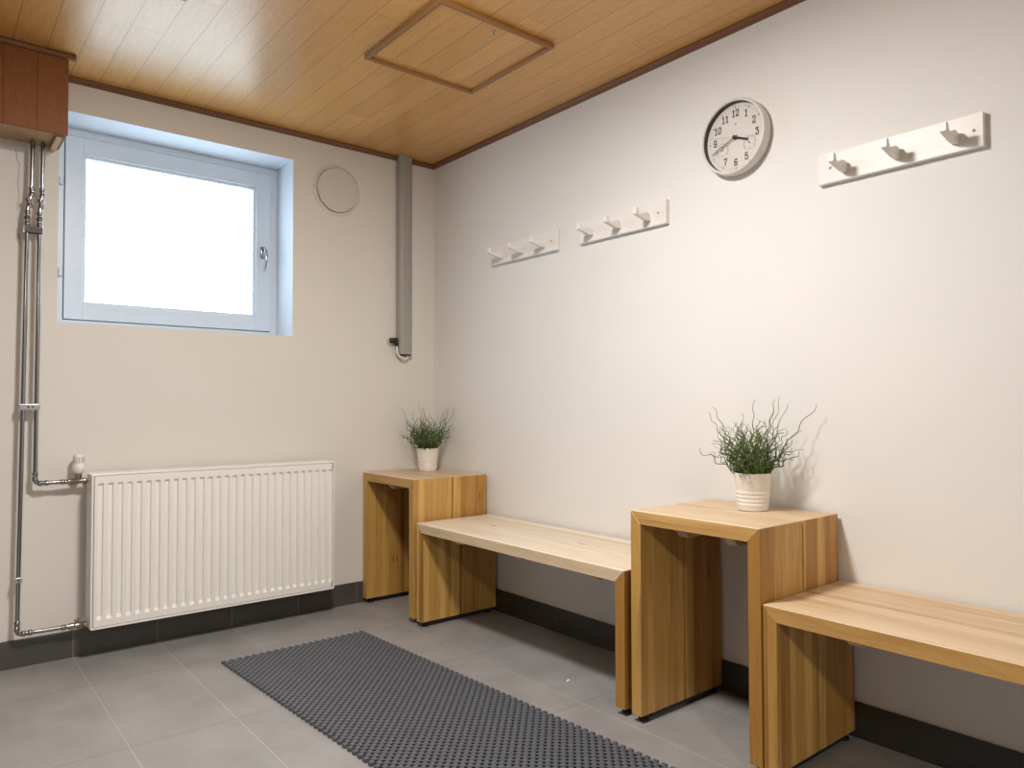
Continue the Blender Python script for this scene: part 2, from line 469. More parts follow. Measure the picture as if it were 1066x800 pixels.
# window handle: rosette and curved lever
hx, hz = -.874, 1.70
bm = bmesh.new()
b1 = box_bm(hx - .013, hx + .013, .180, .190, hz - .028, hz + .028, bevel=.006, seg=3)
hd = auto_smooth(finish(b1, 'window_handle', M['chrome'], win))
bm = bmesh.new()
add_tube(bm, fillet([(hx, .186, hz + .012), (hx, .150, hz + .012), (hx + .004, .142, hz - .03), (hx - .002, .148, hz - .078)], .02), .0065, 10)
auto_smooth(finish(bm, 'handle_lever', M['chrome'], hd), 60)
for z in (1.889, 1.514):
    bm = bmesh.new()
    add_lathe(bm, [(.007, -.016), (.008, -.012), (.008, .012), (.007, .016)], (-1.7235, .190, z), seg=16)
    add_box(bm, -1.740, -1.7235, .196, .201, z - .013, z + .013)
    auto_smooth(finish(bm, 'window_hinge', M['winwood'], win))

# ------------------------------------------------------------------ boxing at the ceiling, top left
bx = thing('pipe_boxing', 'dark oak-veneered box under the ceiling beside the window, hiding the pipe tops', 'boxing', (-2.4, -.108, 1.955))
BY = -.216; BXR = -1.757; BZ = 1.957
bm = box_bm(XL, BXR, BY, BY + .014, BZ - .004, H - .001, bevel=.001); finish(bm, 'front_panel', M['soffit'], bx)
bm = box_bm(BXR - .012, BXR - .0005, BY + .014, -.001, BZ, H - .001, bevel=.001); finish(bm, 'end_panel', M['soffit'], bx)
bm = box_bm(XL, BXR - .014, BY + .016, -.001, BZ + .004, BZ + .014); finish(bm, 'bottom_panel', M['soffit_under'], bx)
q = [(BY, H - .001), (BY - .012, H - .001), (BY - .016, H - .008), (BY - .010, H - .018), (BY, H - .022)]
bm = prism_bm(q, 0, XL, BXR + .022); finish(bm, 'top_moulding', M['trim'], bx)
bm = prism_bm([(BXR - .036, BZ + .003), (BXR - .036, BZ - .006), (BXR - .014, BZ - .006), (BXR - .014, BZ + .003)], 1, BY + .02, -.004) if False else box_bm(BXR - .034, BXR - .014, BY + .03, -.004, BZ - .012, BZ + .003, bevel=.001)
finish(bm, 'edge_batten', M['batten'], bx)

# ------------------------------------------------------------------ ceiling hatches
def hatch(x0, x1, y0, y1, label, latch):
    t = thing('ceiling_hatch', label, 'hatch', ((x0 + x1) / 2, (y0 + y1) / 2, H - .018))
    bm = box_bm(x0 + .01, x1 - .01, y0 + .01, y1 - .01, H - .006, H - .0005); finish(bm, 'hatch_panel', M['ceil'], t)
    w = .017
    def strip(a, b, c, d): 
        bm = box_bm(a, b, c, d, H - .018, H - .0005, bevel=.004, seg=2)
        finish(bm, 'frame_strip', M['hatchtrim'] if latch else M['trim'], t)
    strip(x0, x1, y1 - w, y1); strip(x0, x1, y0, y0 + w)
    strip(x0, x0 + w, y0 + w, y1 - w); strip(x1 - w, x1, y0 + w, y1 - w)
    if latch:
        bm = bmesh.new(); add_lathe(bm, [(.009, 0), (.009, -.004), (.006, -.006)], (latch[0], latch[1], H - .006), seg=20)
        lt = auto_smooth(finish(bm, 'latch', M['steel'], t))
        bm = bmesh.new(); add_lathe(bm, [(.004, -.0055), (.004, -.0065)], (latch[0], latch[1], H - .006), seg=12)
        finish(bm, 'key_hole', M['black'], lt)
hatch(-.902, -.405, -1.430, -.915, 'square oak access hatch with a raised frame in the middle of the plank ceiling', (-.637, -1.368))
hatch(-2.03, -1.53, -1.415, -.905, 'second oak ceiling hatch, only its corner in view at the top edge above the window', None)

# ------------------------------------------------------------------ radiator
RL, RR, RT, RB, RY = -1.652, -.644, .709, .123, -.14
rad = thing('radiator', 'white ribbed panel radiator mounted on the wall under the window', 'radiator', ((RL + RR) / 2, -.085, RB))
# front panel: pressed channels
bm = bmesh.new()
chan = [-1.6205 + .03414 * i for i in range(29)]
XS = [RL + .010, RL + .013]
for c in chan: XS += [c - .0100, c - .0066, c + .0066, c + .0100]
XS += [RR - .013, RR - .010]
z0, z1 = .158, .673
ZS = [RB + .008, RB + .011, z0, z0 + .012, z1 - .007, z1, RT - .013, RT - .010]
def dep(i, j):
    if i in (0, len(XS) - 1) or j in (0, len(ZS) - 1): return .003
    k = (i - 2) % 4
    inside_x = 2 <= i < len(XS) - 2 and k in (1, 2)
    return .0095 if inside_x and j in (3, 4) else 0
V = {}
for i, x in enumerate(XS):
    for j, z in enumerate(ZS): V[i, j] = bm.verts.new((x, RY + dep(i, j), z))
for i in range(len(XS) - 1):
    for j in range(len(ZS) - 1): bm.faces.new((V[i, j], V[i + 1, j], V[i + 1, j + 1], V[i, j + 1]))
ext = bmesh.ops.extrude_face_region(bm, geom=bm.faces[:])
for v in [e for e in ext['geom'] if isinstance(e, bmesh.types.BMVert)]: v.co.y = RY + .018
finish(bm, 'front_panel', M['rad'], rad)
# casing: two sides, bottom lip, top grille
for x0, x1 in ((RL, RL + .0075), (RR - .0075, RR)):
    bm = box_bm(x0, x1, RY - .001, -.036, RB + .002, RT - .004, bevel=.0022, seg=2); finish(bm, 'side_panel', M['rad'], rad)
bm = box_bm(RL + .004, RR - .004, RY - .001, RY + .012, RB, RB + .0068, bevel=.002, seg=2); finish(bm, 'bottom_lip', M['rad'], rad)
bm = box_bm(RL + .001, RR - .001, RY - .001, RY + .012, RT - .0085, RT, bevel=.003, seg=2)
for i in range(74):
    x = RL + .012 + i * (RR - RL - .024) / 73
    add_box(bm, x - .0032, x + .0032, RY + .012, -.040, RT - .006, RT - .001)
add_box(bm, RL + .004, RR - .004, -.052, -.036, RT - .008, RT)
for y in (-.105, -.078): add_box(bm, RL + .004, RR - .004, y, y + .004, RT - .008, RT - .0005)
finish(bm, 'top_grille', M['rad'], rad)
bm = box_bm(RL + .012, RR - .012, RY + .030, -.045, RB + .02, RT - .02); finish(bm, 'convector_core', M['radin'], rad)
for x in (-1.40, -.90):
    bm = box_bm(x - .012, x + .012, -.0445, -.0005, RB + .05, RT - .01, bevel=.002); finish(bm, 'wall_bracket', M['rad'], rad)

# ------------------------------------------------------------------ heating pipes
PY = -.052; PR = .0076
def coupling(bm, x, y, z, r=.0105, h=.018, axis=(0, 0, 1)):
    add_lathe(bm, [(r * .8, -h), (r, -h * .85), (r, -h * .35), (r * .82, -h * .2), (r * .82, h * .2), (r, h * .35), (r, h * .85), (r * .8, h)], (x, y, z), axis, 16)
def pipe(label, pts, coups, vx, group=None):
    t = thing('heating_pipe', label, 'pipe', pts[-1])
    bm = bmesh.new(); add_tube(bm, fillet(pts, .016, 6), PR, 14)
    auto_smooth(finish(bm, 'pipe_run', M['chrome'], t), 50)
    for (x, z, ax) in coups:
        bm = bmesh.new(); coupling(bm, x, PY, z, axis=ax)
        auto_smooth(finish(bm, 'coupling', M['chrome'], t), 40)
    return t
Zx, Xx = (0, 0, 1), (1, 0, 0)
pipe('left chromed heating pipe, running down to the bottom valve of the radiator',
     [(-1.850, PY, 1.9605), (-1.851, PY, 1.755), (-1.863, PY, 1.705), (-1.866, PY, 1.30), (-1.8765, PY, .133), (-1.700, PY, .131)],
     [(-1.851, 1.765, Zx), (-1.8585, 1.722, (-.25, 0, 1)), (-1.8635, 1.675, Zx), (-1.8635, 1.655, Zx), (-1.8763, .163, Zx), (-1.845, .133, Xx), (-1.716, .131, Xx)], 0)
pipe('right chromed heating pipe, shorter, bending to the thermostat valve at radiator top',
     [(-1.8165, PY, 1.9605), (-1.817, PY, 1.755), (-1.8235, PY, 1.705), (-1.8245, PY, 1.30), (-1.8265, PY, .679), (-1.715, PY, .679)],
     [(-1.817, 1.765, Zx), (-1.8205, 1.724, (-.15, 0, 1)), (-1.8238, 1.675, Zx), (-1.8238, 1.655, Zx), (-1.8265, .705, Zx), (-1.800, .679, Xx), (-1.726, .679, Xx)], 0)
# clamps
def clamp(label, xs, z, w, mat, h=.012):
    t = thing('pipe_clamp', label, 'clamp', ((xs[0] + xs[-1]) / 2, PY, z - h))
    x0, x1 = xs[0] - .011, xs[-1] + .011
    bm = box_bm(x0, x1, PY - .012, PY - .0078, z - h, z + h, bevel=.002, seg=2)
    finish(bm, 'front_strap', mat, t)
    bm = box_bm(x0, x1, PY + .0078, PY + .012, z - h, z + h, bevel=.002, seg=2)
    finish(bm, 'rear_strap', mat, t)
    for xe in (x0, x1 - .003):
        bm = box_bm(xe, xe + .003, PY - .011, PY + .011, z - h, z + h); finish(bm, 'side_strap', M['steel'], t)
    if len(xs) > 1:
        xm = (xs[0] + xs[1]) / 2
        bm = box_bm(xm - .009, xm + .009, PY - .0078, PY + .0078, z - h * .8, z + h * .8); finish(bm, 'spacer', mat, t)
    xm = (xs[0] + xs[-1]) / 2
    bm = bmesh.new(); add_tube(bm, [(xm, PY + .012, z), (xm, -.0005, z)], .004, 8); finish(bm, 'wall_stud', M['steel'], t)
    for xx in ((xm - .005, xm + .009) if len(xs) > 1 else (xm,)):
        bm = bmesh.new(); add_lathe(bm, [(.0035, 0), (.0035, -.001), (.002, -.002)], (xx, PY - .012, z), (0, 1, 0), 10, cap0=False)
        finish(bm, 'screw_head', M['darkclamp'], t)
clamp('dark brown double clamp joining both pipes beside the window', (-1.864, -1.824), 1.622, .05, M['darkclamp'])
clamp('steel double clamp joining both pipes below window level', (-1.8693, -1.8255), .963, .05, M['steel'], .011)
clamp('small single steel clamp low on the left pipe near the floor', (-1.8748,), .331, .02, M['steel'], .010)
# thermostat valve
tv = thing('thermostatic_valve', 'white thermostat valve on a metal body at the upper left corner of the radiator', 'valve', (-1.68, PY, .679))
bm = bmesh.new()
add_lathe(bm, [(.008, -.035), (.011, -.033), (.011, -.018), (.0095, -.016), (.0095, .014), (.012, .016), (.012, .026), (.008, .030)], (-1.685, PY, .679), Xx, 18)
add_lathe(bm, [(.008, .0), (.0095, .010), (.013, .014), (.013, .030)], (-1.684, PY, .679), Zx, 18)
body = auto_smooth(finish(bm, 'valve_body', M['brass'], tv), 40)
bm = bmesh.new(); add_tube(bm, [(-1.657, PY, .679), (-1.645, PY, .679), ], .007, 12)
finish(bm, 'radiator_tail', M['brass'], tv)
bm = bmesh.new(); add_lathe(bm, [(.0125, .028), (.0185, .033), (.0215, .046), (.0215, .060), (.0185, .065)], (-1.684, PY, .679), Zx, 24)
hd = auto_smooth(finish(bm, 'thermostat_head', M['white'], tv), 40)
bm = bmesh.new(); add_lathe(bm, [(.018, .060), (.0192, .068), (.0192, .096), (.0165, .102), (.009, .104)], (-1.684, PY, .679), Zx, 24)
cap = auto_smooth(finish(bm, 'dial_cap', M['white'], hd), 40)
bm = bmesh.new()
for k in range(7):
    a = PI + PI * (k + .5) / 7 
    x, y = -1.684 +   .0193 * math.cos(a), PY + .0193 * math.sin(a)
    add_box(bm, x - .0012, x + .0012, y - .0012, y + .0012, .679 + .071, .679 + .093)
finish(bm, 'grip_rib', M['duct'], hd)
lv = thing('return_valve', 'nickel return valve at the lower left corner of the radiator', 'valve', (-1.675, PY, .131))
bm = bmesh.new()
add_lathe(bm, [(.008, -.035), (.012, -.032), (.012, -.016), (.009, -.014), (.0105, -.010), (.0105, .012), (.009, .014), (.012, .018), (.012, .026), (.009, .028)], (-1.678, PY, .131), Xx, 18)
auto_smooth(finish(bm, 'valve_body', M['brass'], lv), 40)
bm = bmesh.new(); add_lathe(bm, [(.007, 0), (.007, .014), (.005, .017)], (-1.684, PY, .141), Zx, 14)
auto_smooth(finish(bm, 'valve_cap', M['brass'], lv), 40)
bm = bmesh.new(); add_tube(bm, [(-1.656, PY, .132), (-1.638, PY, .134)], .0075, 12); finish(bm, 'radiator_tail', M['brass'], lv)

# ------------------------------------------------------------------ round wall vent
vx, vz = -.574, 2.012
vt = thing('wall_vent', 'round painted vent cover with a flaking plaster rim, right of the window', 'vent', (vx, 0, vz - .115))
bm = bmesh.new(); rnd = random.Random(8); seg = 72
rings = []
prof = [(.126, -.0006), (.121, -.005), (.113, -.007), (.109, -.006), (.109, -.0004)]
wob = [1 + rnd.uniform(-.035, .035) for _ in range(seg)]
for i, (r, y) in enumerate(prof):
    rings.append([bm.verts.new((vx + math.cos(2 * PI * k / seg) * r * (wob[k] if i < 3 else 1), y * (1 if i != 1 else rnd.uniform(.6, 1.2)), vz + math.sin(2 * PI * k / seg) * r * (wob[k] if i < 3 else 1))) for k in range(seg)])
for i in range(len(prof) - 1):
    for k in range(seg): bm.faces.new((rings[i][k], rings[i][(k + 1) % seg], rings[i + 1][(k + 1) % seg], rings[i + 1][k]))
finish(bm, 'plaster_rim', M['plaster'], vt)
bm = bmesh.new(); add_lathe(bm, [(.100, -.0005), (.100, .012)], (vx, 0, vz), (0, -1, 0), 64); auto_smooth(finish(bm, 'vent_neck', M['darkclamp'], vt))  # dark neck colour stands in for shade in the gap behind the disc
bm = bmesh.new(); add_lathe(bm, [(.103, .010), (.1065, .012), (.1065, .017), (.104, .019), (.06, .0205), (.012, .021)], (vx, 0, vz), (0, -1, 0), 72)
dc = auto_smooth(finish(bm, 'cover_disc', M['vent'], vt), 30)
bm = bmesh.new(); add_lathe(bm, [(.010, .0208), (.0105, .0228), (.0085, .0235), (.0075, .022)], (vx + .006, 0, vz - .004), (0, -1, 0), 28)
auto_smooth(finish(bm, 'centre_boss', M['vent'], dc), 50)

# ------------------------------------------------------------------ grey trunking and its cable
dt = thing('cable_trunking', 'grey vertical trunking on the wall near the corner, from ceiling to mid height', 'trunking', (-.196, -.02, 1.225))
bm = box_bm(-.236, -.157, -.046, -.0006, 1.228, H - .001)
vert_edges = [e for e in bm.edges if abs(e.verts[0].co.z - e.verts[1].co.z) > .5 and min(v.co.y for v in e.verts) < -.03]
bmesh.ops.bevel(bm, geom=vert_edges, offset=.022, segments=6, affect='EDGES', profile=.5)
auto_smooth(finish(bm, 'trunking_cover', M['duct'], dt), 40)
bm = box_bm(-.229, -.164, -.038, -.004, 1.222, 1.2275); finish(bm, 'open_end', M['black'], dt)
cb = thing('power_cable', 'white cable looping from a black plug into the end of the grey trunking', 'cable', (-.225, -.02, 1.20))
bm = bmesh.new()
add_tube(bm, fillet([(-.248, -.030, 1.268), (-.247, -.032, 1.232), (-.228, -.034, 1.212), (-.195, -.030, 1.204), (-.182, -.026, 1.210), (-.180, -.022, 1.2215)], .02), .0058, 10)
auto_smooth(finish(bm, 'cable', M['white'], cb), 60)
bm = bmesh.new()
add_lathe(bm, [(.006, -.030), (.009, -.026), (.011, -.010), (.013, 0), (.014, .012), (.010, .016)], (-.2515, -.029, 1.294), (-.18, 0, 1), 16)
add_lathe(bm, [(.012, 0), (.013, .010), (.013, .024), (.010, .0275)], (-.258, -.0285, 1.298), (-.85, .45, -.1), 16)
auto_smooth(finish(bm, 'black_plug', M['black'], cb), 40)
bm = bmesh.new(); add_lathe(bm, [(.022, 0), (.022, .006), (.019, .010)], (-.268, -.0005, 1.294), (0, -1, 0), 24)
auto_smooth(finish(bm, 'socket_base', M['vent'], cb), 40)

# ------------------------------------------------------------------ benches and stools
TH = .040
def bench(name, label, cat, x0, ya, yb, h, seed, ncleat, group, lightness):
    """x0: front edge (towards the room), ya far end, yb near end"""
    xb = -.0125
    t = thing(name, label, cat, ((x0 + xb) / 2, (ya + yb) / 2, 0), group)
    xm = x0 + (xb - x0) * .515
    planks = [(x0, xm - .0032), (xm + .0032, xb)]
    for i, (a, b) in enumerate(planks):
        du, dv = seed * 1.37 + i * 2.1, seed * .61 + i * .37
        # top board, mitred at both ends (profile in y,z)
        poly = [(ya, h), (yb, h), (yb + TH, h - TH), (ya - TH, h - TH)]
        bm = prism_bm(poly, 0, a, b, bevel=.0014)
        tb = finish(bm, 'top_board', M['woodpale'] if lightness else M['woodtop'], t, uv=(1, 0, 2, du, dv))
        if True:                               # the front edge takes a darker, more saturated wood
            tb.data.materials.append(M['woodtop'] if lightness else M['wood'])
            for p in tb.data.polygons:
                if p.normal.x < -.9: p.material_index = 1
        for k, (ye, s) in enumerate(((ya, -1), (yb, 1))):
            poly = [(ye, h), (ye + s * TH, h - TH), (ye + s * TH, .022), (ye, .022)]
            bm = prism_bm(poly, 0, a, b, bevel=.0014)
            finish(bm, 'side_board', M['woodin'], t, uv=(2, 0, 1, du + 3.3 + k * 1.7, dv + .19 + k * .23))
    for ye, s in ((ya, -1), (yb, 1)):
        for x in (x0 + .035, xb - .035):
            bm = bmesh.new()
            add_lathe(bm, [(.017, 0), (.017, .006), (.012, .009), (.0065, .010), (.0065, .0221)], (x, ye + s * TH / 2, 0), Zx, 18)
            auto_smooth(finish(bm, 'levelling_foot', M['black'], t), 40)
    for k in range(ncleat):
        y = ya + (yb - ya) * ((k + .5) / ncleat if ncleat > 2 else (.31, .69)[k])
        poly = [(x0 + .05, h - TH), (xb - .05, h - TH), (xb - .085, h - TH - .034), (x0 + .085, h - TH - .034)]
        bm = prism_bm(poly, 1, y - .018, y + .018, bevel=.001)
        finish(bm, 'cleat', M['woodtop'], t, uv=(0, 2, 1, seed, seed * .3 + k * .1))
    for ye, s in ((ya, -1), (yb, 1)):       # black strip standing in for the shadow gap under each side
        y0_, y1_ = sorted((ye + s * .004, ye + s * (TH - .004)))
        bm = box_bm(x0 + .055, xb - .055, y0_, y1_, .010, .0222, bevel=.001)
        finish(bm, 'shade_strip', M['black'], t)
    return t
bench('tall_stool', 'tall pale wooden side stool in the far corner beside the radiator', 'stool', -.428, -.010, -.495, .636, 1, 2, 'tall wooden stools', False)
bench('low_bench', 'low wooden bench standing between the two tall stools', 'bench', -.434, -.531, -1.779, .450, 2, 3, 'low wooden benches', True)
bench('tall_stool', 'tall wooden side stool in the foreground between the two low benches', 'stool', -.434, -1.808, -2.268, .642, 3, 2, 'tall wooden stools', False)
bench('low_bench', 'low wooden bench cut off by the right edge, nearest the viewer', 'bench', -.434, -2.2725, -3.52, .447, 4, 3, 'low wooden benches', False)

# ------------------------------------------------------------------ coat racks
RA = math.atan(K)
def rack(label, y0, y1, first):
    t = thing('coat_rack', label, 'coat rack', (-.01, (y0 + y1) / 2, 1.632), 'white three-peg coat racks')
    bm = box_bm(-.020, -.0006, y1, y0, 1.632, 1.722, bevel=.0012); finish(bm, 'back_board', M['rack'], t)
    L = y1 - y0
    for k in range(3):
        y = first + k * -.153
        z = 1.668
        # wooden peg seen from the side: bump, notch and upturned tip
        poly = [(0, -.015), (0, .011), (-.012, .0155), (-.024, .016), (-.036, .0125), (-.054, .005), (-.064, .0055), (-.071, .0235), (-.084, .0245), (-.0855, .0005), (-.072, -.003), (-.028, -.013)]
        bm = prism_bm([(-.020 + px, z + pz) for px, pz in poly], 1, y - .0085, y + .0085, bevel=.0008)
        finish(bm, 'peg', M['rack'], t)
    for y in (first + .045, first - 2 * .153 - .045):
        bm = bmesh.new(); add_lathe(bm, [(.0042, -.0002), (.0042, .0006), (.002, .0012)], (-.020, y, 1.677), (-1, 0, 0), 12)
        finish(bm, 'screw', M['greyink'], t)
rack('white three-peg coat rack nearest the corner, leftmost of the three', -.548, -1.018, -.630)
rack('white three-peg coat rack in the middle, between the corner rack and the clock', -1.158, -1.624, -1.236)
rack('white three-peg coat rack right of the clock, largest and nearest', -2.222, -2.681, -2.308)

# ------------------------------------------------------------------ wall clock
cy, cz, CR = -1.930, 1.862, .1268
ck = thing('wall_clock', 'round white wall clock with black numerals hanging between two coat racks', 'clock', (0, cy, cz - CR))
CB = bpy.data.objects
nrm = Vector((-1, K, 0)).normalized(); tan = Vector((-K, -1, 0)).normalized()   # out of the wall; to the right as seen
C0 = T((0, cy, cz))
def CP(u, v, d): return C0 + tan * u + Vector((0, 0, v)) + nrm * d
def clathe(prof, name, mat, parent, c=(0, 0), seg=72, smooth=35, cap0=True, cap1=True):
    bm = bmesh.new(); add_lathe(bm, prof, CP(c[0], c[1], 0), nrm, seg, cap0, cap1)
    return auto_smooth(finish(bm, name, mat, parent, shear=False), smooth)
rim = clathe([(.116, .0008), (CR - .004, .001), (CR - .002, .012), (CR, .020), (CR, .040), (CR - .003, .0445), (CR - .006, .045), (CR - .009, .043), (CR - .010, .040)], 'clock_case', M['clockrim'], ck, cap0=True, cap1=False)
clathe([(CR - .0101, .0402), (CR - .0104, .019)], 'inner_ring', M['black'], ck, cap0=False, cap1=False)
face = clathe([(CR - .0102, .016), (CR - .0102, .020)], 'dial_face', M['clockface'], ck)
FD = .0203
def flat_poly(bm, pts, d0, d1):
    A = [bm.verts.new(CP(u, v, d0)) for u, v in pts]; B = [bm.verts.new(CP(u, v, d1)) for u, v in pts]
    bm.faces.new(A); bm.faces.new(B[::-1]); n = len(pts)
    for i in range(n): bm.faces.new((A[i], A[(i + 1) % n], B[(i + 1) % n], B[i]))
def seg_stroke(bm, a, b, w, d0=FD, d1=FD + .0004):
    a = Vector(a); b = Vector(b); d = (b - a); 
    if d.length < 1e-9: return
    d.normalize(); n = Vector((-d.y, d.x)) * w / 2; e = d * w * .35
    flat_poly(bm, [a - e + n, a - e - n, b + e - n, b + e + n], d0, d1)
DIG = {  # chamfered strokes in a 0.6 x 1 box
 '0': [[(.12, 0), (.0, .14), (0, .86), (.12, 1), (.42, 1), (.54, .86), (.54, .14), (.42, 0), (.12, 0)]],
 '1': [[(.08, .84), (.27, 1), (.27, 0)], [(.08, 0), (.46, 0)]],
 '2': [[(0, .72), (0, .86), (.12, 1), (.42, 1), (.54, .86), (.54, .66), (.04, .16), (.0, 0), (.54, 0), (.54, .14)]],
 '3': [[(0, .80), (0, 1), (.50, 1), (.50, .92), (.22, .60), (.40, .60), (.54, .46), (.54, .14), (.42, 0), (.12, 0), (0, .14), (0, .24)]],
 '5': [[(.50, 1), (.06, 1), (.02, .52), (.14, .62), (.42, .62), (.54, .48), (.54, .14), (.42, 0), (.12, 0), (0, .14), (0, .24)]],
 '6': [[(.52, .80), (.52, .88), (.42, 1), (.14, 1), (0, .84), (0, .14), (.12, 0), (.42, 0), (.54, .14), (.54, .42), (.42, .56), (.12, .56), (0, .44)]],
 '7': [[(0, .82), (0, 1), (.54, 1), (.54, .84), (.24, .30), (.20, 0)]],
 '9': [[(.02, .20), (.02, .12), (.12, 0), (.40, 0), (.54, .16), (.54, .86), (.42, 1), (.12, 1), (0, .86), (0, .58), (.12, .44), (.42, .44), (.54, .56)]],
}
def numeral(s, ang, rad):
    bm = bmesh.new(); hgt = .0215; sx = hgt * .82
    wid = [(.50 if c == '1' else .56) * sx for c in s]; gap = .006
    tot = sum(wid) + gap * (len(s) - 1)
    cu, cv = rad * math.sin(ang), rad * math.cos(ang)
    x = cu - tot / 2
    for c, w in zip(s, wid):
        for st in DIG[c]:
            for a, b in zip(st[:-1], st[1:]):
                seg_stroke(bm, (x + a[0] * sx, cv - hgt / 2 + a[1] * hgt), (x + b[0] * sx, cv - hgt / 2 + b[1] * hgt), .0034)
        x += w + gap
    finish(bm, 'numeral', M['ink'], ck, shear=False)
for n in (12, 1, 2, 3, 5, 6, 7, 9, 10, 11): numeral(str(n), n * PI / 6, .083)
bm = bmesh.new()
for k in range(60):
    a = k * PI / 30; r0, r1, w = (.1015, .1065, .0026) if k % 5 == 0 else (.1035, .1062, .0009)
    seg_stroke(bm, (r0 * math.sin(a), r0 * math.cos(a)), (r1 * math.sin(a), r1 * math.cos(a)), w)
finish(bm, 'minute_track', M['ink'], ck, shear=False)
bm = bmesh.new()
seg_stroke(bm, (-.003, .044), (.002, .050), .0016); seg_stroke(bm, (.0, .043), (.004, .0475), .0012); seg_stroke(bm, (-.001, .0485), (.003, .049), .001)
finish(bm, 'maker_mark', M['greyink'], ck, shear=False)
for hour, na in ((4, 2.4), (8, 3.45)):
    a = hour * PI / 6; c = (.062 * math.sin(a), .062 * math.cos(a)); bm = bmesh.new()
    N_ = 34
    for k in range(N_):
        t0 = -2.35 + 4.7 * k / (N_ - 1)
        p = lambda r: (c[0] + r * math.sin(t0), c[1] + r * math.cos(t0))
        seg_stroke(bm, p(.0225), p(.0245 if k % 4 else .0262), .0008)
        if k < N_ - 1:
            t1 = -2.35 + 4.7 * (k + 1) / (N_ - 1)
            seg_stroke(bm, p(.0216), (c[0] + .0216 * math.sin(t1), c[1] + .0216 * math.cos(t1)), .0005)
        if k % 6 == 2: seg_stroke(bm, p(.0170), p(.0188), .0016)
    seg_stroke(bm, (c[0] - .006, c[1] - .019), (c[0] + .006, c[1] - .019), .0016)
    dl = finish(bm, 'small_dial', M['greyink'], ck, shear=False)
    bm = bmesh.new()
    seg_stroke(bm, (c[0] - .0002, c[1]), (c[0] + .016 * math.sin(na + PI), c[1] + .016 * math.cos(na + PI)), .0012, FD + .0015, FD + .002)
    add_lathe(bm, [(.0022, FD), (.0022, FD + .0022)], CP(c[0], c[1], 0), nrm, 12)
    finish(bm, 'dial_needle', M['ink'], dl, shear=False)
def hand(name, ang, tip, tail, w0, w1, d, mat):
    s, c = math.sin(ang), math.cos(ang); n = (c, -s)
    pt = lambda r, w: (r * s + n[0] * w, r * c + n[1] * w)
    bm = bmesh.new()
    flat_poly(bm, [pt(-tail, -w0 / 2), pt(tip, -w1 / 2), pt(tip, w1 / 2), pt(-tail, w0 / 2)], d, d + .0008)
    return finish(bm, name, mat, ck, shear=False)
hand('hour_hand', 2 * PI * (3 + 41.2 / 60) / 12, .054, .010, .0062, .0062, .0245, M['ink'])
hand('minute_hand', 2 * PI * 41.2 / 60, .098, .012, .0032, .0026, .0275, M['ink'])
hand('second_hand', 2 * PI * 46.8 / 60, .098, .022, .0010, .0008, .0305, M['greyink'])
clathe([(.0062, FD), (.0062, .032), (.003, .0335)], 'hub', M['ink'], ck, seg=24)
clathe([(CR - .0103, .0385), (CR - .0103, .0393)], 'lens', M['lens'], ck)

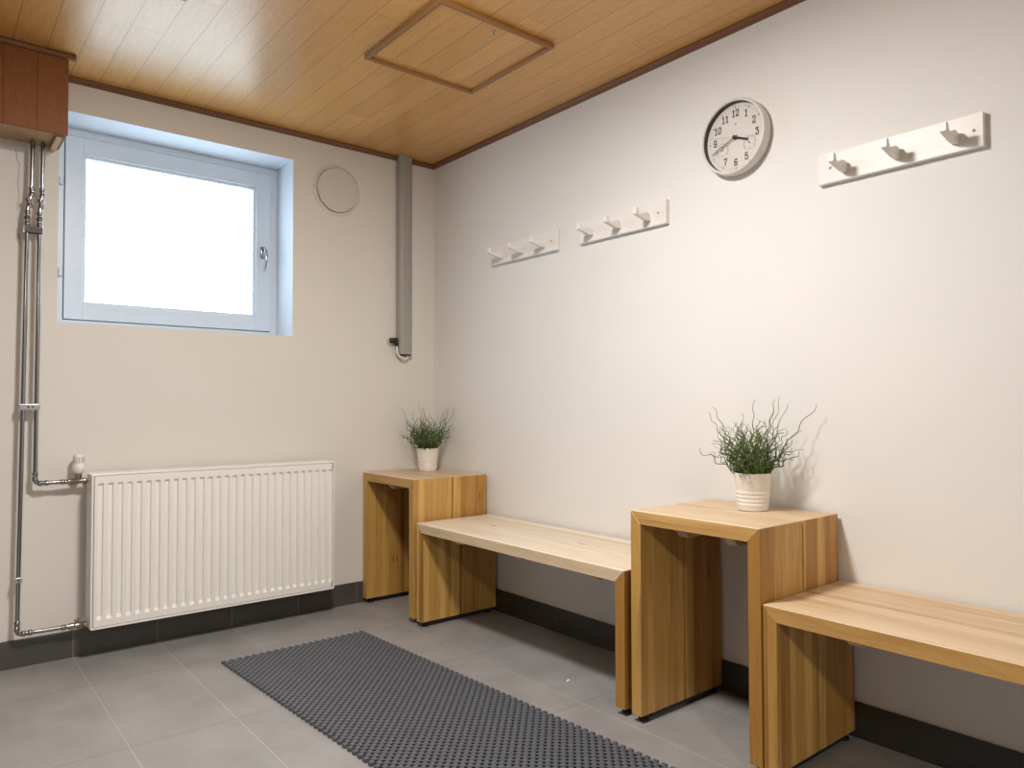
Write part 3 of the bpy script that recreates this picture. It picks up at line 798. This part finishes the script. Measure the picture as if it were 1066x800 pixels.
# ------------------------------------------------------------------ potted curly rushes
def plant(label, x, y, z, seed, spread, hmax, n):
    t = thing('potted_plant', label, 'plant', (x, y, z), 'curly rush plants in cream pots')
    c = T((x, y, z))
    bm = bmesh.new()
    prof = [(.040, 0), (.0445, .0015), (.0455, .006)]
    for zz in (.014, .026, .038, .050):
        prof += [(.0455 + zz * .085, zz), (.0468 + zz * .085, zz + .003), (.0468 + zz * .085, zz + .0065), (.0455 + zz * .085, zz + .0095)]
    prof += [(.0512, .068), (.0552, .108), (.0560, .1125), (.0552, .1145), (.0535, .113), (.0520, .104), (.0515, .096)]
    add_lathe(bm, prof, c, Zx, 64, True, False)
    auto_smooth(finish(bm, 'pot', M['pot'], t, shear=False), 28)
    bm = bmesh.new(); add_lathe(bm, [(.0514, .098), (.03, .101), (.006, .102)], c, Zx, 32, False, True)
    finish(bm, 'soil', M['soil'], t, shear=False)
    R = random.Random(seed); bm = bmesh.new()
    def stem(p, d, length, curl, r, bend):
        pts = [Vector(p)]; d = Vector(d).normalized()
        u = d.orthogonal().normalized(); w = d.cross(u)
        N_ = max(8, int(length / .0052)); ph = R.uniform(0, 6.28); ph2 = R.uniform(0, 6.28)
        fr = R.uniform(95, 190); fr2 = fr * R.uniform(.5, .8); side = R.uniform(-1, 1)
        pos = Vector(p); st = length / N_
        for i in range(N_):
            s = i / N_; amp = curl * min(1, s * 2.2)
            L = i * st
            dd = d + u * math.sin(fr * L + ph) * amp + w * math.sin(fr2 * L + ph2) * amp * .8
            d = (d + Vector((d.x, d.y, 0)) * bend * st * 3 + Vector((0, 0, -1)) * bend * st * 1.1 + (u * side) * st * 1.6).normalized()
            pos = pos + dd.normalized() * st
            q = pos - c
            if pos.x > T((0, pos.y, 0)).x - .012: pos.x = T((0, pos.y, 0)).x - .012
            if pos.y > -.010: pos.y = -.010
            if pos.z < z + .012: pos.z = z + .012
            pts.append(pos.copy())
        add_tube(bm, pts, r, 5, True, .35)
        return pts
    for i in range(n):
        a = R.uniform(0, 2 * PI); rr = .042 * math.sqrt(R.random())
        base = (c.x + rr * math.cos(a), c.y + rr * math.sin(a), z + .098)
        k = R.random()
        if i < 9:       # a few long, straighter leaders
            lean = R.uniform(.12, .75) ; ln = hmax * R.uniform(.86, 1.02); curl = R.uniform(.3, .6)
        elif k < .62:
            lean = R.uniform(.0, .62); ln = hmax * R.uniform(.45, .85); curl = R.uniform(.9, 1.7)
        else:
            lean = R.uniform(.55, 1.35); ln = spread * R.uniform(.65, 1.08); curl = R.uniform(.9, 1.7)
        a2 = a + R.uniform(-.5, .5)
        pts = stem(base, (math.cos(a2) * lean, math.sin(a2) * lean, 1), ln, curl, R.uniform(.0016, .0024), .55 if lean > .7 else .12)
        if R.random() < .7:
            q = pts[int(len(pts) * R.uniform(.25, .6))]
            a3 = R.uniform(0, 6.28)
            stem(q, (math.cos(a3) * .8, math.sin(a3) * .8, .9), ln * R.uniform(.22, .45), R.uniform(.7, 1.2), .0012, .3)
    auto_smooth(finish(bm, 'curly_stems', M['leaf'], t, shear=False), 70)
plant('curly green rush in a cream pot on the corner stool', -.133, -.150, .6365, 11, .20, .285, 125)
plant('curly green rush in a cream pot on the foreground stool', -.138, -2.056, .6425, 23, .20, .285, 130)

# ------------------------------------------------------------------ rubber mat
mx0, mx1, my0, my1 = -1.285, -.690, -.462, -2.50
CELL = (mx1 - mx0) / 41
ny = int((my0 - my1) / CELL) | 1
bm = bmesh.new()
verts = {}
MT = .0115
def gv(i, j):
    if (i, j) not in verts: verts[i, j] = bm.verts.new((mx0 + i * CELL, my0 - j * CELL, MT - .0016))
    return verts[i, j]
rim_edges = {}
for i in range(41):
    for j in range(ny):
        cx_, cy_ = mx0 + (i + .5) * CELL, my0 - (j + .5) * CELL
        q = [gv(i, j), gv(i + 1, j), gv(i + 1, j + 1), gv(i, j + 1)]
        if (i + j) % 2 == 0:            # raised pad
            s = CELL * .41
            top = [bm.verts.new((cx_ + a * s, cy_ + b * s, MT)) for a, b in ((-1, 1), (1, 1), (1, -1), (-1, -1))]
            bm.faces.new(top)
            for k in range(4): bm.faces.new((q[k], q[(k + 1) % 4], top[(k + 1) % 4], top[k]))
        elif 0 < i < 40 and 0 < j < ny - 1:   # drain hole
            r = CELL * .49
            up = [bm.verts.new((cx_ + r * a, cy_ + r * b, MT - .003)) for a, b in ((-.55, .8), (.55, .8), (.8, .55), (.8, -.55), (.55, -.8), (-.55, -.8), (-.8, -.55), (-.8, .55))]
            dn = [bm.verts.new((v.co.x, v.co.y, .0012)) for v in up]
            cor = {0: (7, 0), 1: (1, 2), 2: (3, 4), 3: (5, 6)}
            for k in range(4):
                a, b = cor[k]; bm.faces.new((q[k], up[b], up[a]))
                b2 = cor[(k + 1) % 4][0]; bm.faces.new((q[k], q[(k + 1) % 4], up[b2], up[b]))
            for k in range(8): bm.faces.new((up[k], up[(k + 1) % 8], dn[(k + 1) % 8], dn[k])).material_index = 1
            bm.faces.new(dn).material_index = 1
bm.normal_update()
bed = [e for e in bm.edges if len(e.link_faces) == 1 and e.verts[0].co.z > .005]
ret = bmesh.ops.extrude_edge_only(bm, edges=bed)
for v in [g for g in ret['geom'] if isinstance(g, bmesh.types.BMVert)]: v.co.z = .0004
mat_ob = finish(bm, 'rubber_mat', M['rubber'], shear=False, origin=((mx0 + mx1) / 2, (my0 + my1) / 2, 0))
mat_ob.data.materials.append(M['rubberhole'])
tag(mat_ob, 'dark grey perforated rubber mat lying on the tiled floor', 'mat')

# scrap of paper on the tiles
bm = bmesh.new()
pp = T((-.36, -1.44, 0))
p4 = [bm.verts.new((pp.x + a, pp.y + b, c)) for a, b, c in ((-.011, -.004, .0006), (-.002, -.008, .004), (.010, -.003, .0008), (.006, .006, .0045), (-.004, .005, .0008))]
ce = bm.verts.new((pp.x, pp.y, .0055))
for k in range(5): bm.faces.new((p4[k], p4[(k + 1) % 5], ce))
bm.faces.new(p4[::-1])
tag(finish(bm, 'paper_scrap', M['paper'], shear=False), 'tiny white paper scrap on the floor in front of the middle bench', 'scrap')

# ------------------------------------------------------------------ light
def area(name, loc, rot, size, power, col, shape='DISK', size_y=None, spread=PI):
    l = bpy.data.lights.new(name, 'AREA'); l.shape = shape; l.size = size
    if size_y: l.size_y = size_y
    l.energy = power; l.color = col; l.spread = spread
    o = bpy.data.objects.new(name, l); COL.objects.link(o); o.location = loc; o.rotation_euler = rot
    return o
pl = bpy.data.lights.new('ceiling_lamp_side_fill', 'POINT'); pl.energy = 13; pl.color = (1., .985, .95); pl.shadow_soft_size = .12  # added point light: sideways share of the ceiling lamp, lifts the upper walls
po = bpy.data.objects.new('ceiling_lamp_side_fill', pl); COL.objects.link(po); po.location = (-1.45, -1.86, 2.11)
area('ceiling_lamp', (-1.47, -1.86, 2.20), (0, 0, 0), .26, 39, (1., .985, .95))
area('far_ceiling_lamp', (-3.0, -6.0, 2.215), (0, 0, 0), .30, 100, (1., .965, .90))
w = bpy.data.worlds.new('World'); sc.world = w; w.use_nodes = True
w.node_tree.nodes['Background'].inputs[0].default_value = (.75, .87, 1, 1); w.node_tree.nodes['Background'].inputs[1].default_value = .6

# ------------------------------------------------------------------ camera
cam = bpy.data.cameras.new('camera'); co = bpy.data.objects.new('camera', cam); COL.objects.link(co)
yaw, pitch, roll, f = -.7110, .0275, -.0021, 800.1
fw = Vector((-math.sin(yaw) * math.cos(pitch), math.cos(yaw) * math.cos(pitch), math.sin(pitch)))
r = fw.cross(Vector((0, 0, 1))).normalized(); u = r.cross(fw)
cr_, sr_ = math.cos(roll), math.sin(roll)
R2, U2 = r * cr_ + u * sr_, u * cr_ - r * sr_
co.matrix_world = Matrix(((R2.x, U2.x, -fw.x, -2.3539), (R2.y, U2.y, -fw.y, -3.3731), (R2.z, U2.z, -fw.z, .9664), (0, 0, 0, 1)))
cam.sensor_width = 36; cam.lens = f * 36 / 1066; cam.clip_start = .02
sc.camera = co
sc.view_settings.view_transform = 'Standard'; sc.view_settings.look = 'None'
sc.view_settings.exposure = .12; sc.view_settings.gamma = 1.; sc.view_settings.use_curve_mapping = False
sc.cycles.use_denoising = True
try: sc.cycles.denoiser = 'OPENIMAGEDENOISE'
except Exception: pass
sc.cycles.max_bounces = 10; sc.cycles.diffuse_bounces = 6; sc.cycles.glossy_bounces = 4
sc.cycles.sample_clamp_indirect = 6.
